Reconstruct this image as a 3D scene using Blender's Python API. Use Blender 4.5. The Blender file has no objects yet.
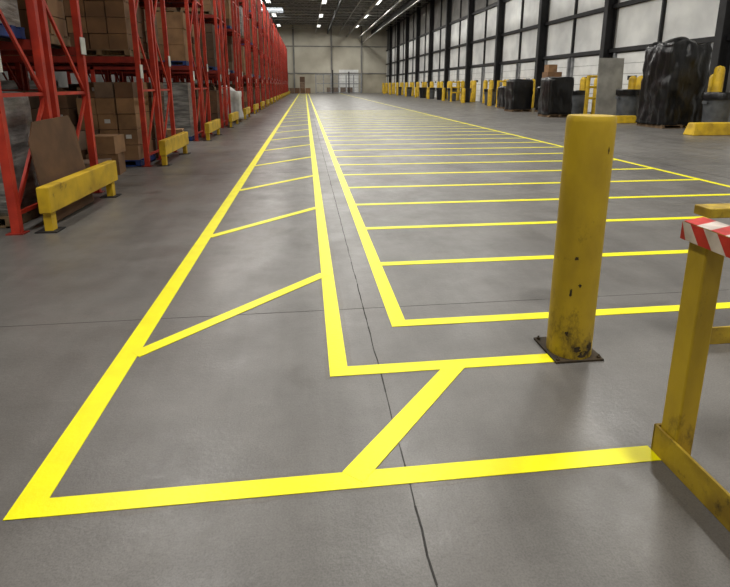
import bpy, bmesh, math, random
from mathutils import Vector, Matrix, noise
R = random.Random(7)
sc = bpy.context.scene
try: sc.view_settings.view_transform = 'Standard'
except Exception: pass

# ---------------------------------------------------------------- materials
def lin(c):
    c = c/255.0
    return c/12.92 if c <= .04045 else ((c+.055)/1.055)**2.4
def L(rgb): return tuple(lin(c) for c in rgb)+(1.0,)
def nn(nt, t, **k):
    n = nt.nodes.new(t)
    for a, b in k.items(): setattr(n, a, b)
    return n
def mat(name, c1, c2=None, rough=.6, scale=3.0, lo=.35, hi=.65, metal=0, bump=0, bscale=40, detail=6, stretch=None, spec=.5, dirt=None):
    m = bpy.data.materials.new(name); m.use_nodes = True
    nt = m.node_tree; b = nt.nodes['Principled BSDF']
    b.inputs['Roughness'].default_value = rough
    b.inputs['Metallic'].default_value = metal
    b.inputs['Specular IOR Level'].default_value = spec
    tc = nn(nt, 'ShaderNodeTexCoord'); mp = nn(nt, 'ShaderNodeMapping')
    nt.links.new(tc.outputs['Object'], mp.inputs['Vector'])
    if stretch: mp.inputs['Scale'].default_value = stretch
    if c2 is None: c2 = tuple(x*.8 for x in c1)
    no = nn(nt, 'ShaderNodeTexNoise'); no.inputs['Scale'].default_value = scale; no.inputs['Detail'].default_value = detail
    nt.links.new(mp.outputs['Vector'], no.inputs['Vector'])
    r = nn(nt, 'ShaderNodeValToRGB')
    r.color_ramp.elements[0].position = lo; r.color_ramp.elements[0].color = L(c2)
    r.color_ramp.elements[1].position = hi; r.color_ramp.elements[1].color = L(c1)
    nt.links.new(no.outputs['Fac'], r.inputs['Fac'])
    out = r.outputs['Color']
    if dirt:
        n3 = nn(nt, 'ShaderNodeTexNoise'); n3.inputs['Scale'].default_value = dirt[1]; n3.inputs['Detail'].default_value = 12; n3.inputs['Roughness'].default_value = .75
        nt.links.new(mp.outputs['Vector'], n3.inputs['Vector'])
        r3 = nn(nt, 'ShaderNodeValToRGB'); r3.color_ramp.elements[0].position = dirt[2]; r3.color_ramp.elements[0].color = (1,)*4
        r3.color_ramp.elements[1].position = dirt[3]; r3.color_ramp.elements[1].color = (0, 0, 0, 1)
        nt.links.new(n3.outputs['Fac'], r3.inputs['Fac'])
        fac = r3.outputs['Color']
        mx = nn(nt, 'ShaderNodeMix', data_type='RGBA'); nt.links.new(fac, mx.inputs[0]); nt.links.new(out, mx.inputs[6]); mx.inputs[7].default_value = L(dirt[0])
        out = mx.outputs[2]
        if len(dirt) > 4:
            sp = nn(nt, 'ShaderNodeSeparateXYZ'); nt.links.new(tc.outputs['Object'], sp.inputs[0])
            mr = nn(nt, 'ShaderNodeMapRange'); mr.inputs['From Min'].default_value = 0; mr.inputs['From Max'].default_value = dirt[4]
            mr.inputs['To Min'].default_value = .15; mr.inputs['To Max'].default_value = 0
            nt.links.new(sp.outputs['Z'], mr.inputs['Value'])
            sb = nn(nt, 'ShaderNodeMath', operation='SUBTRACT'); nt.links.new(n3.outputs['Fac'], sb.inputs[0]); nt.links.new(mr.outputs['Result'], sb.inputs[1])
            nt.links.new(sb.outputs[0], r3.inputs['Fac'])
    nt.links.new(out, b.inputs['Base Color'])
    if bump:
        n2 = nn(nt, 'ShaderNodeTexNoise'); n2.inputs['Scale'].default_value = bscale; n2.inputs['Detail'].default_value = 4
        nt.links.new(mp.outputs['Vector'], n2.inputs['Vector'])
        bp = nn(nt, 'ShaderNodeBump'); bp.inputs['Strength'].default_value = bump; bp.inputs['Distance'].default_value = .02
        nt.links.new(n2.outputs['Fac'], bp.inputs['Height']); nt.links.new(bp.outputs['Normal'], b.inputs['Normal'])
    return m

def floor_mat(name='polished_concrete', tint=(1, 1, 1)):
    m = bpy.data.materials.new(name); m.use_nodes = True
    nt = m.node_tree; b = nt.nodes['Principled BSDF']
    tc = nn(nt, 'ShaderNodeTexCoord')
    def noi(scale, det, rough=.6, st=None, dist=0):
        n = nn(nt, 'ShaderNodeTexNoise'); n.inputs['Scale'].default_value = scale
        n.inputs['Detail'].default_value = det; n.inputs['Roughness'].default_value = rough; n.inputs['Distortion'].default_value = dist
        if st:
            mp = nn(nt, 'ShaderNodeMapping'); mp.inputs['Scale'].default_value = st
            nt.links.new(tc.outputs['Object'], mp.inputs['Vector']); nt.links.new(mp.outputs['Vector'], n.inputs['Vector'])
        else: nt.links.new(tc.outputs['Object'], n.inputs['Vector'])
        return n
    def ramp(src, p0, c0, p1, c1):
        r = nn(nt, 'ShaderNodeValToRGB')
        r.color_ramp.elements[0].position = p0; r.color_ramp.elements[0].color = c0
        r.color_ramp.elements[1].position = p1; r.color_ramp.elements[1].color = c1
        nt.links.new(src, r.inputs['Fac']); return r
    def mul(a, c, f=1.0):
        x = nn(nt, 'ShaderNodeMix', data_type='RGBA', blend_type='MULTIPLY'); x.inputs['Factor'].default_value = f
        nt.links.new(a, x.inputs[6]); nt.links.new(c, x.inputs[7]); return x.outputs[2]
    def g(v): return (v*tint[0], v*tint[1], v*tint[2], 1)
    base = ramp(noi(.4, 9, .66, dist=.3).outputs['Fac'], .3, L((95, 92, 89)), .7, L((122, 119, 115)))
    mott = ramp(noi(2.6, 12, .75).outputs['Fac'], .36, g(.84), .6, g(1))
    spk = ramp(noi(140, 3).outputs['Fac'], .3, (.74, .74, .74, 1), .62, (1.08, 1.08, 1.08, 1))
    streak = ramp(noi(1.0, 6, .65, (2.6, .16, 1), .3).outputs['Fac'], .36, (.85, .845, .835, 1), .6, (1, 1, 1, 1))
    streak2 = ramp(noi(1.6, 6, .7, (.3, 1.8, 1), .6).outputs['Fac'], .34, (.9, .895, .89, 1), .55, (1, 1, 1, 1))
    stain = ramp(noi(1.15, 4, .55, dist=.8).outputs['Fac'], .27, (.7, .69, .67, 1), .38, (1, 1, 1, 1))
    dust = ramp(noi(5.5, 8, .8).outputs['Fac'], .58, (1, 1, 1, 1), .74, (1.16, 1.15, 1.13, 1))
    c = mul(base.outputs['Color'], mott.outputs['Color'])
    for q in (spk, streak, streak2, stain, dust): c = mul(c, q.outputs['Color'])
    nt.links.new(c, b.inputs['Base Color'])
    rr = ramp(noi(1.8, 8, .7).outputs['Fac'], .35, (.28,)*3+(1,), .65, (.46,)*3+(1,))
    nt.links.new(rr.outputs['Color'], b.inputs['Roughness'])
    bp = nn(nt, 'ShaderNodeBump'); bp.inputs['Strength'].default_value = .12; bp.inputs['Distance'].default_value = .01
    nt.links.new(noi(45, 5).outputs['Fac'], bp.inputs['Height']); nt.links.new(bp.outputs['Normal'], b.inputs['Normal'])
    return m

M = {}
M['floor'] = floor_mat()
M['halo'] = floor_mat('scrubbed_concrete', (.93, .89, .83))
M['joint'] = mat('joint_filler', (54, 52, 50), (34, 32, 30), .8, 30)
M['line'] = mat('yellow_floor_paint', (247, 240, 2), (238, 229, 2), .38, 6, .35, .62, bump=.05, bscale=60, spec=.35)
M['byel'] = mat('worn_yellow_paint', (190, 160, 32), (158, 131, 30), .5, 4, .34, .62, bump=.12, bscale=25, detail=10, dirt=((62, 48, 22), 6, .26, .41, .45), stretch=(1, 1, .55))
M['byel2'] = mat('dirty_yellow_paint', (184, 155, 36), (142, 116, 32), .6, 7, .36, .6, bump=.12, bscale=40, detail=10, dirt=((62, 50, 28), 9, .3, .43))
M['chip'] = mat('chipped_rust', (60, 46, 24), (34, 28, 18), .8, 20)
M['gyel'] = mat('guard_yellow', (216, 178, 34), (176, 142, 28), .55, 3, .35, .6, dirt=((70, 56, 28), 6, .28, .4))
M['red'] = mat('rack_red', (196, 58, 38), (158, 42, 30), .5, 4)
M['darkred'] = mat('rack_red_beam', (150, 44, 32), (110, 32, 26), .5, 4)
M['card'] = [mat('cardboard_%d' % i, c, None, .85, 3) for i, c in enumerate([(132, 98, 68), (108, 78, 54), (150, 114, 80), (90, 66, 48), (120, 98, 80)])]
M['wrap'] = mat('stretch_wrap_grey', (156, 154, 150), (96, 96, 94), .3, 3, bump=.5, bscale=9, stretch=(1, 1, 5))
M['white'] = mat('white_plastic', (216, 216, 212), (180, 180, 178), .5, 4)
M['wood'] = mat('pallet_wood', (128, 104, 76), (84, 66, 46), .85, 6)
M['blue'] = mat('blue_pallet', (32, 62, 128), (20, 42, 90), .6, 6)
M['black'] = mat('black_plastic', (20, 20, 22), (9, 9, 10), .3, 5, bump=.7, bscale=6, stretch=(2, 2, .7))
M['bsteel'] = mat('black_painted_steel', (34, 34, 36), (20, 20, 22), .6, 3)
M['bin'] = mat('grey_bin_plastic', (88, 91, 94), (64, 67, 70), .5, 4)
M['panel'] = mat('insulated_wall_panel', (232, 233, 230), (200, 201, 200), .7, .6)
M['door'] = mat('dock_door_white', (238, 239, 236), (214, 215, 213), .55, 1)
M['wallr'] = mat('dock_wall_grey', (140, 138, 134), (104, 103, 100), .8, .5)
M['back'] = mat('back_wall_panel', (204, 200, 184), (178, 172, 156), .8, .25)
M['backlow'] = mat('back_wall_block', (184, 177, 158), (152, 146, 130), .85, .3)
M['ceil'] = mat('ceiling_deck', (100, 98, 95), (72, 71, 70), .8, .4)
M['joist'] = mat('ceiling_joist_paint', (184, 182, 176), (142, 141, 138), .6, 1)
M['tapew'] = mat('tape_white', (220, 208, 198), (180, 166, 156), .4, 12)
M['taper'] = mat('tape_red', (206, 48, 42), (166, 34, 30), .4, 12)
M['sheet'] = mat('grey_sheet', (150, 148, 140), (122, 120, 114), .7, 2)
M['galv'] = mat('galvanised_steel', (150, 152, 154), (112, 114, 116), .5, 3)
def emis(name, col, s):
    m = bpy.data.materials.new(name); m.use_nodes = True
    b = m.node_tree.nodes['Principled BSDF']
    b.inputs['Base Color'].default_value = (1, 1, 1, 1)
    b.inputs['Emission Color'].default_value = col; b.inputs['Emission Strength'].default_value = s
    return m
M['lamp'] = emis('fluorescent_tube', (1, 1, .94, 1), 3)
M['sky'] = emis('skylight_panel_glow', (.88, .95, 1, 1), 1.8)

# ---------------------------------------------------------------- mesh builder
class MB:
    def __init__(s): s.v = []; s.f = []; s.m = []; s.mats = []
    def mi(s, m):
        if m not in s.mats: s.mats.append(m)
        return s.mats.index(m)
    def add(s, vs, fs, m):
        o = len(s.v); i = s.mi(m); s.v += [tuple(v) for v in vs]
        for f in fs: s.f.append(tuple(o+k for k in f)); s.m.append(i)
    def box(s, a, b, m, rot=0, tilt=None):
        x0, y0, z0 = a; x1, y1, z1 = b
        vs = [Vector(p) for p in [(x0,y0,z0),(x1,y0,z0),(x1,y1,z0),(x0,y1,z0),(x0,y0,z1),(x1,y0,z1),(x1,y1,z1),(x0,y1,z1)]]
        if rot or tilt:
            c = Vector(((x0+x1)/2, (y0+y1)/2, z0)); Mx = Matrix.Rotation(rot, 3, 'Z')
            if tilt: Mx = Mx @ Matrix.Rotation(tilt[0], 3, tilt[1])
            vs = [Mx @ (v-c)+c for v in vs]
        s.add(vs, [(0,3,2,1),(4,5,6,7),(0,1,5,4),(1,2,6,5),(2,3,7,6),(3,0,4,7)], m)
    def cbox(s, c, d, m, rot=0):
        s.box((c[0]-d[0]/2, c[1]-d[1]/2, c[2]), (c[0]+d[0]/2, c[1]+d[1]/2, c[2]+d[2]), m, rot)
    def bar(s, p, q, w, h, m):
        p = Vector(p); q = Vector(q); d = (q-p).normalized()
        up = Vector((0,0,1)) if abs(d.z) < .99 else Vector((0,1,0))
        a = d.cross(up).normalized(); b = a.cross(d).normalized()
        vs = []
        for e in (p, q):
            for i, j in ((-1,-1),(1,-1),(1,1),(-1,1)): vs.append(e+a*(i*w/2)+b*(j*h/2))
        s.add(vs, [(3,2,1,0),(4,5,6,7),(0,1,5,4),(1,2,6,5),(2,3,7,6),(3,0,4,7)], m)
    def lathe(s, c, prof, m, n=24):
        vs = []; fs = []
        for r, z in prof:
            for i in range(n):
                a = 2*math.pi*i/n; vs.append((c[0]+r*math.cos(a), c[1]+r*math.sin(a), c[2]+z))
        for k in range(len(prof)-1):
            for i in range(n):
                j = (i+1) % n; fs.append((k*n+i, k*n+j, (k+1)*n+j, (k+1)*n+i))
        if prof[0][0] > 0: fs.append(tuple(reversed(range(n))))
        if prof[-1][0] > 0: fs.append(tuple((len(prof)-1)*n+i for i in range(n)))
        s.add(vs, fs, m)
    def tube(s, p, q, r, m, n=10):
        p = Vector(p); q = Vector(q); d = (q-p).normalized()
        up = Vector((0,0,1)) if abs(d.z) < .99 else Vector((0,1,0))
        a = d.cross(up).normalized(); b = a.cross(d)
        vs = [e+a*(r*math.cos(2*math.pi*i/n))+b*(r*math.sin(2*math.pi*i/n)) for e in (p, q) for i in range(n)]
        fs = [(i, (i+1) % n, n+(i+1) % n, n+i) for i in range(n)]+[tuple(reversed(range(n))), tuple(range(n, 2*n))]
        s.add(vs, fs, m)
    def make(s, name, parent=None, bevel=0, smooth=False):
        me = bpy.data.meshes.new(name); me.from_pydata(s.v, [], s.f)
        for m in s.mats: me.materials.append(m)
        me.polygons.foreach_set('material_index', s.m)
        bm = bmesh.new(); bm.from_mesh(me); bmesh.ops.recalc_face_normals(bm, faces=bm.faces); bm.to_mesh(me); bm.free()
        o = bpy.data.objects.new(name, me); sc.collection.objects.link(o)
        if smooth:
            me.polygons.foreach_set('use_smooth', [True]*len(me.polygons))
            try: me.set_sharp_from_angle(angle=math.radians(35))
            except Exception: pass
        if bevel:
            b = o.modifiers.new('bevel', 'BEVEL'); b.width = bevel; b.segments = 2; b.limit_method = 'ANGLE'
        if parent: o.parent = parent
        return o
def empty(name):
    e = bpy.data.objects.new(name, None); sc.collection.objects.link(e); return e

XW = 16.0; XL = -14.0; YB = 100.0; YF = -8.0; ZC = 12.5
# ---------------------------------------------------------------- shell
b = MB(); b.box((XL-.2, YF-.2, -.2), (XW+.2, YB+.2, 0), M['floor']); b.make('floor')
b = MB(); b.box((XL-.2, YF-.2, ZC), (XW+.2, YB+.2, ZC+.2), M['ceil']); b.make('ceiling')
b = MB(); b.box((XL-.2, YF, 0), (XL, YB, ZC), M['wallr']); b.make('wall_left')
b = MB(); b.box((XL, YF-.2, 0), (XW, YF, ZC), M['back']); b.make('wall_front')
b = MB()
b.box((XL, YB, 3.6), (XW, YB+.2, ZC), M['back']); b.box((XL, YB-.02, 0), (XW, YB+.2, 3.6), M['backlow'])
for x in (-11, -6.5, -2, 5.2, 11): b.box((x-.15, YB-.3, 0), (x+.15, YB-.02, ZC), M['wallr'])
for z in (3.6, 8.6): b.box((XL, YB-.15, z), (XW, YB-.02, z+.18), M['wallr'])
b.make('wall_back')
b = MB(); b.box((XW, YF, 0), (XW+.2, YB, ZC), M['wallr'])
ys = [18-7.6*3+7.6*i for i in range(14)]
for y in ys:
    for a0, a1 in ((.4, 3.72), (3.88, 7.2)):
        b.box((XW-.06, y+a0, 3.36), (XW, y+a1, 5.3), M['panel'])
        b.box((XW-.06, y+a0, 5.55), (XW, y+a1, 7.85), M['panel'])
        b.box((XW-.06, y+a0, 8.2), (XW, y+a1, 11.5), M['wallr'])
b.make('wall_right')
for y in ys:
    b = MB()
    b.box((XW-.55, y-.17, 0), (XW-.49, y+.17, ZC), M['bsteel']); b.box((XW-.1, y-.17, 0), (XW-.04, y+.17, ZC), M['bsteel'])
    b.box((XW-.49, y-.03, 0), (XW-.1, y+.03, ZC), M['bsteel']); b.box((XW-.68, y-.28, 0), (XW-.02, y+.28, .03), M['bsteel'])
    b.make('steel_column')
b = MB()
for z in (3.14, 5.32, 7.88, 11.6): b.box((XW-.22, YF, z), (XW-.05, YB, z+.2), M['bsteel'])
for y in ys:
    b.box((XW-.2, y+3.75, 3.1), (XW-.05, y+3.85, ZC), M['bsteel'])
b.make('wall_girts')
b = MB()
y = 2.0
while y < YB:
    b.box((XL, y-.05, ZC-.1), (XW, y+.05, ZC-.02), M['joist']); b.box((XL, y-.05, ZC-.85), (XW, y+.05, ZC-.77), M['joist'])
    x = XL; k = 0
    while x < XW-.8:
        z0, z1 = (ZC-.8, ZC-.08) if k % 2 == 0 else (ZC-.08, ZC-.8)
        b.bar((x, y, z0), (x+.9, y, z1), .04, .04, M['joist']); x += .9; k += 1
    y += 3.2
b.make('ceiling_joists')
b = MB()
for x in (-5, 4.5, 13): b.box((x-.12, YF, ZC-1.5), (x+.12, YB, ZC-.87), M['bsteel'])
b.make('ceiling_girders')
b = MB()
for x, z, r in ((8.2, 10.6, .16), (10.3, 10.2, .1), (11.3, 9.6, .07), (2.2, 11, .06), (6.6, 11, .06)):
    b.tube((x, YF, z), (x, YB, z), r, M['joist'])
    for k in range(14): b.bar((x, k*7+3, z), (x, k*7+3, ZC-.8), .03, .03, M['bsteel'])
b.make('ceiling_pipes', smooth=True)
b = MB()
for y in (38, 60, 78):
    b.box((-6.2, y, ZC-.018), (-3.0, y+5, ZC-.003), M['sky'])
b.make('skylight_panels')

for x in (-4.2, 2.6, 9.2):
    for i in range(8):
        y = 0+i*13.0
        e = empty('ceiling_light_fixture')
        b = MB(); b.box((x-.35, y-1.8, ZC-1.05), (x+.35, y+1.8, ZC-.95), M['joist'])
        for dx in (-.2, 0, .2): b.tube((x+dx, y-1.7, ZC-1.09), (x+dx, y+1.7, ZC-1.09), .03, M['lamp'], 8)
        for dy in (-1.5, 1.5): b.bar((x, y+dy, ZC-.95), (x, y+dy, ZC-.1), .02, .02, M['bsteel'])
        b.make('housing', e)
        l = bpy.data.lights.new('fixture_light', 'AREA'); l.shape = 'RECTANGLE'; l.size = .7; l.size_y = 3.6
        l.energy = 640 if i < 5 else 520; l.color = (1, .975, .92)
        o = bpy.data.objects.new('fixture_light', l); sc.collection.objects.link(o); o.location = (x, y, ZC-1.14); o.parent = e

# ---------------------------------------------------------------- floor joints
b = MB()
y = YF; rr = random.Random(3)
x0 = .36
while y < YB:
    st = .1 if y < 10 else 2.0
    x1 = .36+rr.uniform(-.003, .003); w = rr.uniform(.0018, .0042)
    b.add([(x0-w, y, .0008), (x0+w, y, .0008), (x1+w, y+st, .0008), (x1-w, y+st, .0008)], [(0,1,2,3)], M['joint'])
    x0 = x1; y += st
for x in (-5.4, 6.9, 12.2): b.box((x-.004, YF, .0002), (x+.004, YB, .0008), M['joint'])
for k in range(18):
    y = 3.17+k*5.6; b.box((XL, y-.0018, .0002), (XW, y+.0018, .0008), M['joint'])
b.make('floor_joints')

# ---------------------------------------------------------------- floor lines
def diag(b, p, q, w, z, m):
    p = Vector(p+(0,)); q = Vector(q+(0,)); d = (q-p).normalized(); n = Vector((-d.y, d.x, 0))*w/2
    vs = [p-n, q-n, q+n, p+n]; vs = [(v.x, v.y, .0003) for v in vs]+[(v.x, v.y, z) for v in vs]
    b.add(vs, [(3,2,1,0),(4,5,6,7),(0,1,5,4),(1,2,6,5),(2,3,7,6),(3,0,4,7)], m)
strips = [(-1.10, 1.605, -.985, 92), (-1.10, 1.605, 1.41, 1.69), (.091, 2.365, .19, 92), (.091, 2.365, 1.36, 2.452), (.51, 2.88, .61, 92), (6.30, 2.88, 6.39, 92)]
for n in range(26):
    y = 2.92+1.1*n; strips.append((.51, y-.042, 6.35, y+.042))
diags = [((.145, 1.66), (.785, 2.40), .10)]
n = 0
while 2.735+2.29*n < 88: diags.append(((-1.0, 2.715+2.29*n), (.11, 3.835+2.29*n), .085)); n += 1
b = MB()
for i, (a0, a1, c0, c1) in enumerate(strips): b.box((a0, a1, .0005), (c0, c1, .003+.00002*i), M['line'])
for p, q, w in diags: diag(b, p, q, w, .0038, M['line'])
b.make('yellow_floor_markings')
b = MB(); rr = random.Random(5)
def halo(a0, a1, c0, c1, z, g=.03):
    P = []
    def edge(x0, y0, x1, y1):
        Ln = math.hypot(x1-x0, y1-y0); k = max(2, int(Ln/.07)) if Ln < 12 else int(Ln/.4)
        for t in range(k):
            f = t/k; P.append((x0+(x1-x0)*f+rr.uniform(-.008, .008), y0+(y1-y0)*f+rr.uniform(-.008, .008), z))
    a0 -= g; a1 -= g; c0 += g; c1 += g
    edge(a0, a1, c0, a1); edge(c0, a1, c0, c1); edge(c0, c1, a0, c1); edge(a0, c1, a0, a1)
    b.add(P, [tuple(range(len(P)))], M['halo'])
halo(-1.0, 1.62, 1.40, 1.67, .00032, .035); halo(.1, 2.38, 1.3, 2.44, .00036, .035); halo(.12, 2.45, .17, 9, .0004, .05)
b.make('ground_off_marking_band')

# ---------------------------------------------------------------- bollard
e = empty('yellow_bollard')
bx, by = 1.475, 2.475
b = MB(); r = .122; n = 48
prof = [(r, .012), (r, .10), (r, .3), (r, .6), (r, .9), (r, 1.2), (r, 1.315), (r*.985, 1.335), (r*.94, 1.347), (0.0, 1.35)]
b.lathe((bx, by, 0), prof, M['byel'], n); o = b.make('post', e, smooth=True)
b = MB(); b.box((bx-.14, by-.13, 0), (bx+.14, by+.15, .012), M['chip'])
for dx in (-.12, .12):
    for dy in (-.11, .13): b.lathe((bx+dx, by+dy, .012), [(.011, 0), (.011, .010), (.005, .012), (.005, .02)], M['chip'], 8)
b.make('base_plate', e)
b = MB(); rc = random.Random(11)
for ang, z, w, h in [(-122,.60,.022,.012),(-100,.07,.05,.02),(-80,.045,.07,.02),(-60,.08,.05,.03),(-128,.16,.02,.02),(-70,1.18,.012,.02),(-128,.40,.016,.03),(-108,.45,.02,.010)]:
    a0 = math.radians(ang); k = 14; vs = []
    for i in range(k):
        t = 2*math.pi*i/k; q = rc.uniform(.5, 1.2); aa = a0+math.cos(t)*w/r*.5*q
        vs.append((bx+(r+.0012)*math.cos(aa), by+(r+.0012)*math.sin(aa), max(.014, z+math.sin(t)*h*q)))
    b.add(vs, [tuple(range(k))], M['chip'])
b.make('paint_chips', e)

# ---------------------------------------------------------------- barrier rails, right foreground
def striped(b, y0, y1, z0, z1, face):
    s = .062; n = int((y1-y0)/s)+3; sl = .05
    for k in range(-2, n):
        m = M['taper'] if k % 2 == 0 else M['tapew']
        ya = y0+k*s
        poly = [(ya, z0), (ya+s, z0), (ya+s+sl, z1), (ya+sl, z1)]
        poly = [(min(max(p[0], y0), y1), p[1]) for p in poly]
        if max(p[0] for p in poly)-min(p[0] for p in poly) < .004: continue
        b.add([(face, p[0], p[1]) for p in poly], [(0,1,2,3)], m)
e = empty('yellow_safety_barrier')
b = MB()
X0 = 1.41
b.box((X0, -.35, 0), (X0+.012, 1.67, .125), M['byel2'])
b.box((X0+.012, -.35, 0), (X0+.12, 1.67, .012), M['byel2'])
b.box((X0, 1.66, 0), (X0+.12, 1.672, .125), M['byel2'])
b.make('base_angle', e, bevel=.003)
b = MB()
for y in (1.605, -.2): b.box((X0+.013, y-.045, .012), (X0+.09, y+.045, .93), M['byel'])
b.make('posts', e, bevel=.006)
b = MB(); b.box((X0-.005, -.3, .93), (X0+.115, 1.67, 1.0), M['byel2']); b.make('top_rail', e, bevel=.005)
b = MB(); striped(b, .9, 1.672, .932, .999, X0-.0065)
striped(b, .9, 1.672, .932, .999, X0+.1165)
for k in range(2): b.add([(X0-.005+k*.06, 1.6715, .932), (X0+.055+k*.06, 1.6715, .932), (X0+.055+k*.06, 1.6715, .999), (X0-.005+k*.06, 1.6715, .999)], [(0,1,2,3)], M['taper'] if k else M['tapew'])
for k in range(12):
    y0 = .9+k*.064; b.add([(X0-.004, y0, 1.0012), (X0+.114, y0+.045, 1.0012), (X0+.114, y0+.045+.064, 1.0012), (X0-.004, y0+.064, 1.0012)], [(0,1,2,3)], M['taper'] if k % 2 else M['tapew'])
b.make('hazard_tape', e)
e = empty('yellow_safety_barrier')
b = MB(); b.box((2.24, 2.44, 0), (4.2, 2.452, .11), M['byel2']); b.box((2.24, 2.452, 0), (4.2, 2.55, .012), M['byel2']); b.make('base_angle', e, bevel=.003)
b = MB()
for x in (2.7, 4.05): b.box((x, 2.455, .012), (x+.09, 2.545, .80), M['byel'])
b.make('posts', e, bevel=.006)
b = MB(); b.box((2.2, 2.43, .78), (4.2, 2.55, .835), M['byel2']); b.make('top_rail', e, bevel=.005)

# ---------------------------------------------------------------- racks
RX = -2.95
LEV = [2.0, 3.85, 5.7]
def pallet(b, cx, cy, z, w=1.05, d=.95, m=None):
    m = m or M['wood']
    for k in (-1, 0, 1): b.box((cx+k*(w/2-.05)-.045, cy-d/2, z), (cx+k*(w/2-.05)+.045, cy+d/2, z+.1), m)
    for k in range(6):
        y = cy-d/2+k*(d-.09)/5; b.box((cx-w/2, y, z+.1), (cx+w/2, y+.09, z+.122), m)
    for k in (0, 5):
        y = cy-d/2+k*(d-.09)/5; b.box((cx-w/2, y, z-.0), (cx+w/2, y+.09, z+.018), m)
def load(b, cx, cy, z, near=True, maxh=1.4):
    t = R.random()
    if t < .03: return
    pallet(b, cx, cy, z, m=M['blue'] if R.random() < .4 else None)
    z += .122
    h = R.uniform(.7, 1)*maxh
    if t < .14:
        b.cbox((cx, cy, z), (1.0, .9, h), M['wrap']); return
    nx = R.choice([2, 2, 3, 3]); ny = 2; nz = R.choice([3, 4, 5, 6]); m = R.choice(M['card'])
    for i in range(nx):
        for j in range(ny):
            for k in range(nz):
                if k == nz-1 and R.random() < .3: continue
                sx = 1.02/nx; sy = .92/ny; sz = h/nz
                mm = m if R.random() < .65 else R.choice(M['card'])
                x = cx-.51+sx*(i+.5)+R.uniform(-.012, .012); y = cy-.46+sy*(j+.5)+R.uniform(-.012, .012)
                b.box((x-sx/2+.012, y-sy/2+.012, z+sz*k), (x+sx/2-.012, y+sy/2-.012, z+sz*(k+1)-.008), mm)
                if near and R.random() < .3:
                    b.box((x-.05, y-sy/2+.008, z+sz*k+sz*.4), (x+.05, y-sy/2+.013, z+sz*k+sz*.65), M['white'])
for n in range(20):
    Y0 = 5.32+4.42*n
    if Y0 > 92: break
    near = n < 3
    nb = 3 if n < 3 else 2
    e = empty('pallet_rack')
    b = MB()
    H = 7.6
    for k in range(nb+1):
        x = RX-k*2.5
        for f0, f1 in ((0, 1.0), (1.12, 2.12)):
            for yy in (f0, f1-.07):
                b.box((x-.085, Y0+yy, .01), (x, Y0+yy+.07, H), M['red'])
                b.box((x-.13, Y0+yy-.03, 0), (x+.04, Y0+yy+.1, .012), M['darkred'])
            z = .2; up = True
            while z < H-1.2:
                b.bar((x-.045, Y0+f0+.05, z if up else z+1.15), (x-.045, Y0+f1-.05, z+1.15 if up else z), .03, .04, M['red'])
                if int(z*10) % 2 == 0: b.bar((x-.045, Y0+f0+.05, z), (x-.045, Y0+f1-.05, z), .03, .04, M['red'])
                z += 1.2; up = not up
    for z in LEV:
        for yy in (0, .95, 1.12, 2.07):
            b.box((RX-nb*2.5, Y0+yy, z-.11), (RX-.09, Y0+yy+.045, z), M['darkred'])
        for k in range(nb*4):
            x = RX-.3-k*.62
            for f in (.03, 1.15): b.box((x-.03, Y0+f, z-.03), (x+.03, Y0+f+.93, z-.002), M['bsteel'])
    b.make('rack_frame', e)
    b = MB()
    for zi, z in enumerate([0.0]+LEV):
        for f in (.5, 1.62):
            for k in range(nb*2):
                cx = RX-.68-(k//2)*2.5-(k % 2)*1.16
                if n == 0 and zi == 0 and k == 0: continue
                load(b, cx, Y0+f, z+.003, near, 1.5)
    b.make('stored_pallet_loads', e)
    b = MB(); b.box((RX+.001, Y0-.02, 1.62), (RX+.012, Y0+.12, 1.86), M['white']); b.box((RX+.001, Y0+2.0, 1.9), (RX+.012, Y0+2.14, 2.12), M['white'])
    b.make('row_sign', e)
    e = empty('rack_end_guard'); gx = -2.70
    b = MB(); b.box((gx-.06, Y0+.03, .20), (gx+.06, Y0+1.95, .48), M['gyel']); b.make('guard_beam', e, bevel=.012)
    b = MB()
    for yy in (.06, 1.75):
        b.box((gx-.04, Y0+yy, .012), (gx+.04, Y0+yy+.1, .2), M['gyel']); b.box((gx-.12, Y0+yy-.05, 0), (gx+.1, Y0+yy+.15, .012), M['bsteel'])
    b.make('guard_feet', e)

def lumpy(name, c, d, m, amp=.05, seed=0, top=.0, n=14, parent=None):
    bm = bmesh.new(); bmesh.ops.create_cube(bm, size=1)
    bmesh.ops.subdivide_edges(bm, edges=bm.edges, cuts=n, use_grid_fill=True)
    for v in bm.verts:
        p = v.co.copy()
        q = Vector((p.x, p.y))
        if q.length > 0: k = 1-.10*max(0, (q.length/.707)-.75)*2; p.x *= k; p.y *= k
        w = Vector((p.x*d[0], p.y*d[1], (p.z+.5)*d[2]))
        nz = noise.noise(w*2.2+Vector((seed, 0, 0)))+.5*noise.noise(w*5+Vector((seed, 3, 0)))
        nz += .6*noise.noise(Vector((w.x*7, w.y*7, w.z*.8+seed)))
        out = Vector((p.x, p.y, 0))
        if out.length > 1e-4: w += out.normalized()*amp*nz
        if p.z > .38:
            f = (p.z-.38)/.12; w.z += f*top*(.8*noise.noise(Vector((w.x*1.6, w.y*1.6, seed)))-.5*(out.length)**2*2)
            w.x -= f*p.x*top*.3; w.y -= f*p.y*top*.3
        if p.z < -.499: w.z = 0
        v.co = Vector(c)+w
    me = bpy.data.meshes.new(name); bm.to_mesh(me); bm.free(); me.materials.append(m)
    me.polygons.foreach_set('use_smooth', [True]*len(me.polygons))
    o = bpy.data.objects.new(name, me); sc.collection.objects.link(o)
    if parent: o.parent = parent
    return o
e = empty('wrapped_pallet_load')
b = MB(); pallet(b, -3.66, 5.98, .003, 1.05, .8); b.make('pallet', e)
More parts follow.
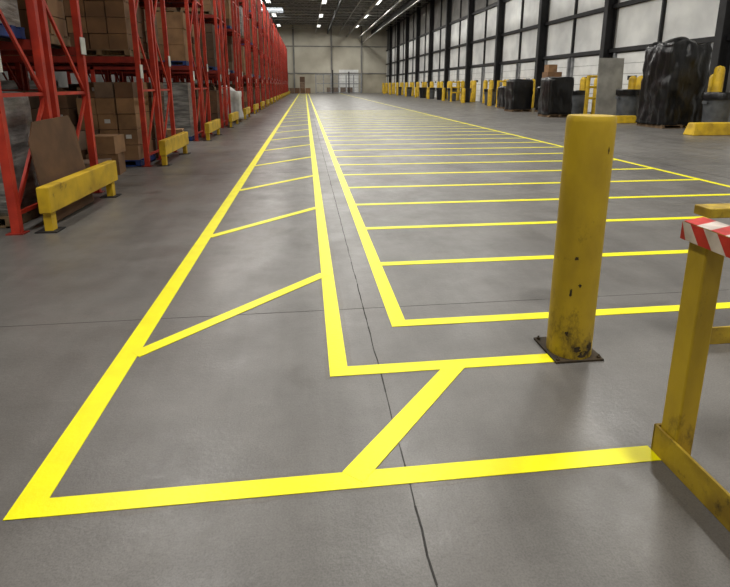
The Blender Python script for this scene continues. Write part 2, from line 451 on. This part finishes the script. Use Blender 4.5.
lumpy('wrapped_goods', (-3.66, 5.98, .126), (1.0, .78, 1.3), M['wrap'], .03, 4, .05, parent=e)
# flattened cartons with folded flaps, leaning between guard and rack end
b = MB()
for k in range(3):
    x = -2.79-k*.018; y0 = 5.6+k*.04; y1 = 6.75+k*.05; h = 1.14-k*.04; t = .012
    lean = .09
    vs = []
    for dx in (0, -t):
        vs += [(x+dx, y0, .015), (x+dx, y1, .015), (x+dx-lean*.9, y1-.08, h*.86), (x+dx-lean, y1-.2, h), (x+dx-lean, y0+.12, h*.98), (x+dx-lean*.8, y0-.03, h*.8)]
    b.add(vs, [(0,1,2,3,4,5), (11,10,9,8,7,6)]+[(i, (i+1) % 6, 6+(i+1) % 6, 6+i) for i in range(6)], M['card'][[1, 0, 2][k]])
b.make('flattened_cardboard_sheets')
b = MB()
for (x, y, z, sx, sy, sz, rot, mi) in ((-3.45, 9.05, 0, .5, .42, .36, .1, 0), (-3.42, 9.05, .362, .46, .4, .3, -.08, 2), (-4.05, 9.0, 0, .55, .45, .42, -.1, 1), (-4.0, 9.0, .422, .42, .4, .3, .05, 4), (-4.8, 9.1, 0, .6, .45, .5, .05, 2), (-3.4, 13.4, 0, .5, .4, .4, .1, 2), (-3.3, 8.2, 0, .45, .5, .34, .3, 4),
    (-3.42, 6.85, 0, .5, .44, .5, .04, 0), (-3.42, 6.85, .502, .46, .42, .42, -.06, 2), (-3.95, 6.9, 0, .45, .44, .6, .03, 1)):
    b.cbox((x, y, z), (sx, sy, sz), M['card'][mi], rot)
b.make('loose_cardboard_boxes')
e = empty('white_bulk_bag')
b = MB(); pallet(b, -3.1, 21.75, .0, .9, .9); b.make('pallet', e)
lumpy('bag', (-3.1, 21.75, .124), (.85, .8, 1.3), M['white'], .1, 9, .3, parent=e)

# ---------------------------------------------------------------- dock wall
di = 0
for y in ys:
    for cy in (y+2.1, y+5.5):
        e = empty('door_%d' % di); di += 1
        b = MB()
        for k in range(6): b.box((XW-.1, cy-1.4, .02+k*.51), (XW-.04, cy+1.4, .51+k*.51), M['door'])
        b.box((XW-.11, cy-.35, 1.75), (XW-.1, cy+.35, 1.95), M['bsteel'])
        b.make('door_sections', e)
        b = MB()
        for s in (-1, 1): b.box((XW-.22, cy+s*1.48-.06, 0), (XW-.02, cy+s*1.48+.06, 3.1), M['galv'])
        b.make('door_tracks', e)
        for s in (-1, 1):
            b = MB(); yy = cy+s*1.42; x = XW-1.0
            b.lathe((x, yy, 0), [(.18, .012), (.18, 1.75), (.15, 1.84), (.08, 1.9), (0, 1.92)], M['gyel'], 16)
            b.box((x-.22, yy-.22, 0), (x+.22, yy+.22, .012), M['bsteel']); b.make('dock_door_post', smooth=True)
for i in range(9):
    yy = 36+i*6.3; x = 13.4
    b = MB(); b.lathe((x, yy, 0), [(.16, .012), (.16, 1.15), (.13, 1.23), (0, 1.27)], M['gyel'], 16)
    b.box((x-.2, yy-.2, 0), (x+.2, yy+.2, .012), M['bsteel']); b.make('small_yellow_bollard', smooth=True)

def bin_(x, y, r=.4, h=1.1, m=None):
    m = m or M['bin']; e = empty('trash_bin')
    b = MB(); b.lathe((x, y, 0), [(r*.8, 0), (r*.82, .05), (r*.97, h*.92), (r*1.06, h*.93), (r*1.06, h), (r*.96, h), (r*.93, h*.9), (r*.78, h*.3), (0, h*.3)], m, 28)
    for s in (-1, 1): b.box((x+s*r*1.0-.03, y-.1, h*.72), (x+s*r*1.0+.05*s, y+.1, h*.8), m)
    b.make('bin_body', e, smooth=True)
    b = MB(); b.lathe((x, y, 0), [(r*1.075, h*.84), (r*1.08, h*.995), (r*1.03, h*1.02), (r*.9, h*.99), (r*.85, h*.6), (0, h*.55)], M['black'], 28)
    b.make('bin_liner', e, smooth=True)
bin_(13.3, 15.1, .42, 1.25); bin_(13.35, 19.8, .47, 1.3); bin_(14.2, 25.3, .45, 1.2)
for y in (37.6, 43.5, 47.8, 52, 56, 60, 68.5, 76): bin_(14.0, y, .45, 1.2, M['black'] if y in (43.5, 52, 60) else M['bin'])
e = empty('black_wrapped_pallet_load')
b = MB(); pallet(b, 13.2, 17.1, 0, 1.5, 1.4); b.make('pallet', e)
lumpy('wrapped_goods', (13.2, 17.1, .124), (1.58, 1.45, 2.9), M['black'], .09, 2, .3, 22, e)
for (x, y, w, h, s) in ((12.0, 23.4, 1.2, 1.75, 5), (12.3, 28.4, 1.25, 1.7, 8), (13.7, 27.4, 1.2, 1.3, 12), (13.2, 32, 1.2, 1.3, 15)):
    e = empty('black_wrapped_pallet_load')
    b = MB(); pallet(b, x, y, 0, w-.05, w-.1); b.make('pallet', e)
    lumpy('wrapped_goods', (x, y, .124), (w, w-.1, h), M['black'], .06, s, .1, 10, e)
b = MB(); b.box((13.3, 27.0, 1.45), (14.1, 27.7, 2.2), M['card'][0]); b.box((13.35, 27.1, 2.21), (13.85, 27.6, 2.6), M['card'][2]); b.make('cardboard_boxes')
def curb(x0, x1, y0, y1, h):
    b = MB(); i = .08
    b.add([(x0, y0, 0), (x1, y0, 0), (x1, y1, 0), (x0, y1, 0), (x0+i, y0+i, h), (x1-i, y0+i, h), (x1-i, y1-i, h), (x0+i, y1-i, h)],
          [(3,2,1,0),(4,5,6,7),(0,1,5,4),(1,2,6,5),(2,3,7,6),(3,0,4,7)], M['gyel']); b.make('yellow_wheel_curb', bevel=.03)
curb(11.6, 13.6, 13.9, 14.35, .38); curb(12.3, 13.3, 18.9, 19.2, .3)
b = MB(); b.lathe((13.9, 15.9, 0), [(.16, .012), (.16, 2.0), (.13, 2.09), (0, 2.14)], M['gyel'], 20); b.box((13.7, 15.7, 0), (14.1, 16.1, .012), M['bsteel']); b.make('dock_door_post', smooth=True)
def gate(x, y, w, h):
    b = MB()
    for s in (-1, 1):
        b.tube((x+s*w/2, y, .01), (x+s*w/2, y, h), .09, M['gyel'], 12); b.box((x+s*w/2-.14, y-.14, 0), (x+s*w/2+.14, y+.14, .012), M['gyel'])
    for z in (h*.45, h*.72, h-.05): b.tube((x-w/2, y, z), (x+w/2, y, z), .06, M['gyel'], 12)
    b.make('yellow_dock_gate', smooth=True)
gate(14.0, 23.4, .8, 1.95); gate(13.9, 34.5, 1.0, 1.8); gate(13.9, 46.0, 1.0, 1.8)
b = MB(); b.box((13.3, 22.0, .03), (14.5, 22.06, 2.7), M['sheet'], tilt=(-.05, 'X')); b.box((13.5, 22.2, .03), (14.6, 22.25, 2.4), M['panel'], tilt=(-.05, 'X')); b.make('leaning_grey_panels')

# ---------------------------------------------------------------- back wall items
b = MB()
CY = 95
for k in range(7):
    x = 2+k*1.4
    b.box((x-.09, CY, 0), (x+.09, CY+.12, 3.4), M['galv'])
for k in range(43): b.box((2.0+k*.2, CY+.04, .1), (2.03+k*.2, CY+.07, 3.3), M['galv'])
for z in (.1, 1.7, 3.3): b.box((2.0, CY, z), (10.4, CY+.1, z+.12), M['galv'])
b.box((5.0, CY-.1, 0), (5.2, CY, 4.2), M['bsteel']); b.box((8.0, CY-.1, 0), (8.2, CY, 3.9), M['bsteel'])
b.make('steel_mesh_cage')
b = MB()
for i in range(5):
    for k in range(R.choice([1, 2, 3])): b.cbox((-3.4+i*.98, 95, k*1.0), (.9, .9, .97), R.choice(M['card']), R.uniform(-.03, .03))
for i in range(4):
    for k in range(R.choice([1, 1, 2])): b.cbox((4.6+i*1.3, 97.5, k*1.1), (1.0, .9, 1.05), R.choice(M['card']))
b.make('cardboard_box_stacks')
b = MB(); b.box((6.6, YB-.12, 0), (10.4, YB-.03, 4.4), M['door'])
for k in range(7): b.box((6.6, YB-.14, .5+k*.55), (10.4, YB-.12, .53+k*.55), M['wallr'])
b.make('door_back')

# ---------------------------------------------------------------- camera
cam = bpy.data.cameras.new('camera'); co = bpy.data.objects.new('camera', cam); sc.collection.objects.link(co)
co.location = (0, 0, 1.5)
co.rotation_euler = (math.radians(90-12.95), 0, math.radians(-6.67))
cam.sensor_width = 36; cam.sensor_fit = 'HORIZONTAL'; cam.lens = 36*500/730
cam.shift_y = -(293.5-200)/730
cam.clip_end = 300; cam.clip_start = .05
sc.camera = co
w = bpy.data.worlds.new('world'); sc.world = w; w.use_nodes = True
w.node_tree.nodes['Background'].inputs[0].default_value = (.5, .55, .6, 1); w.node_tree.nodes['Background'].inputs[1].default_value = .3
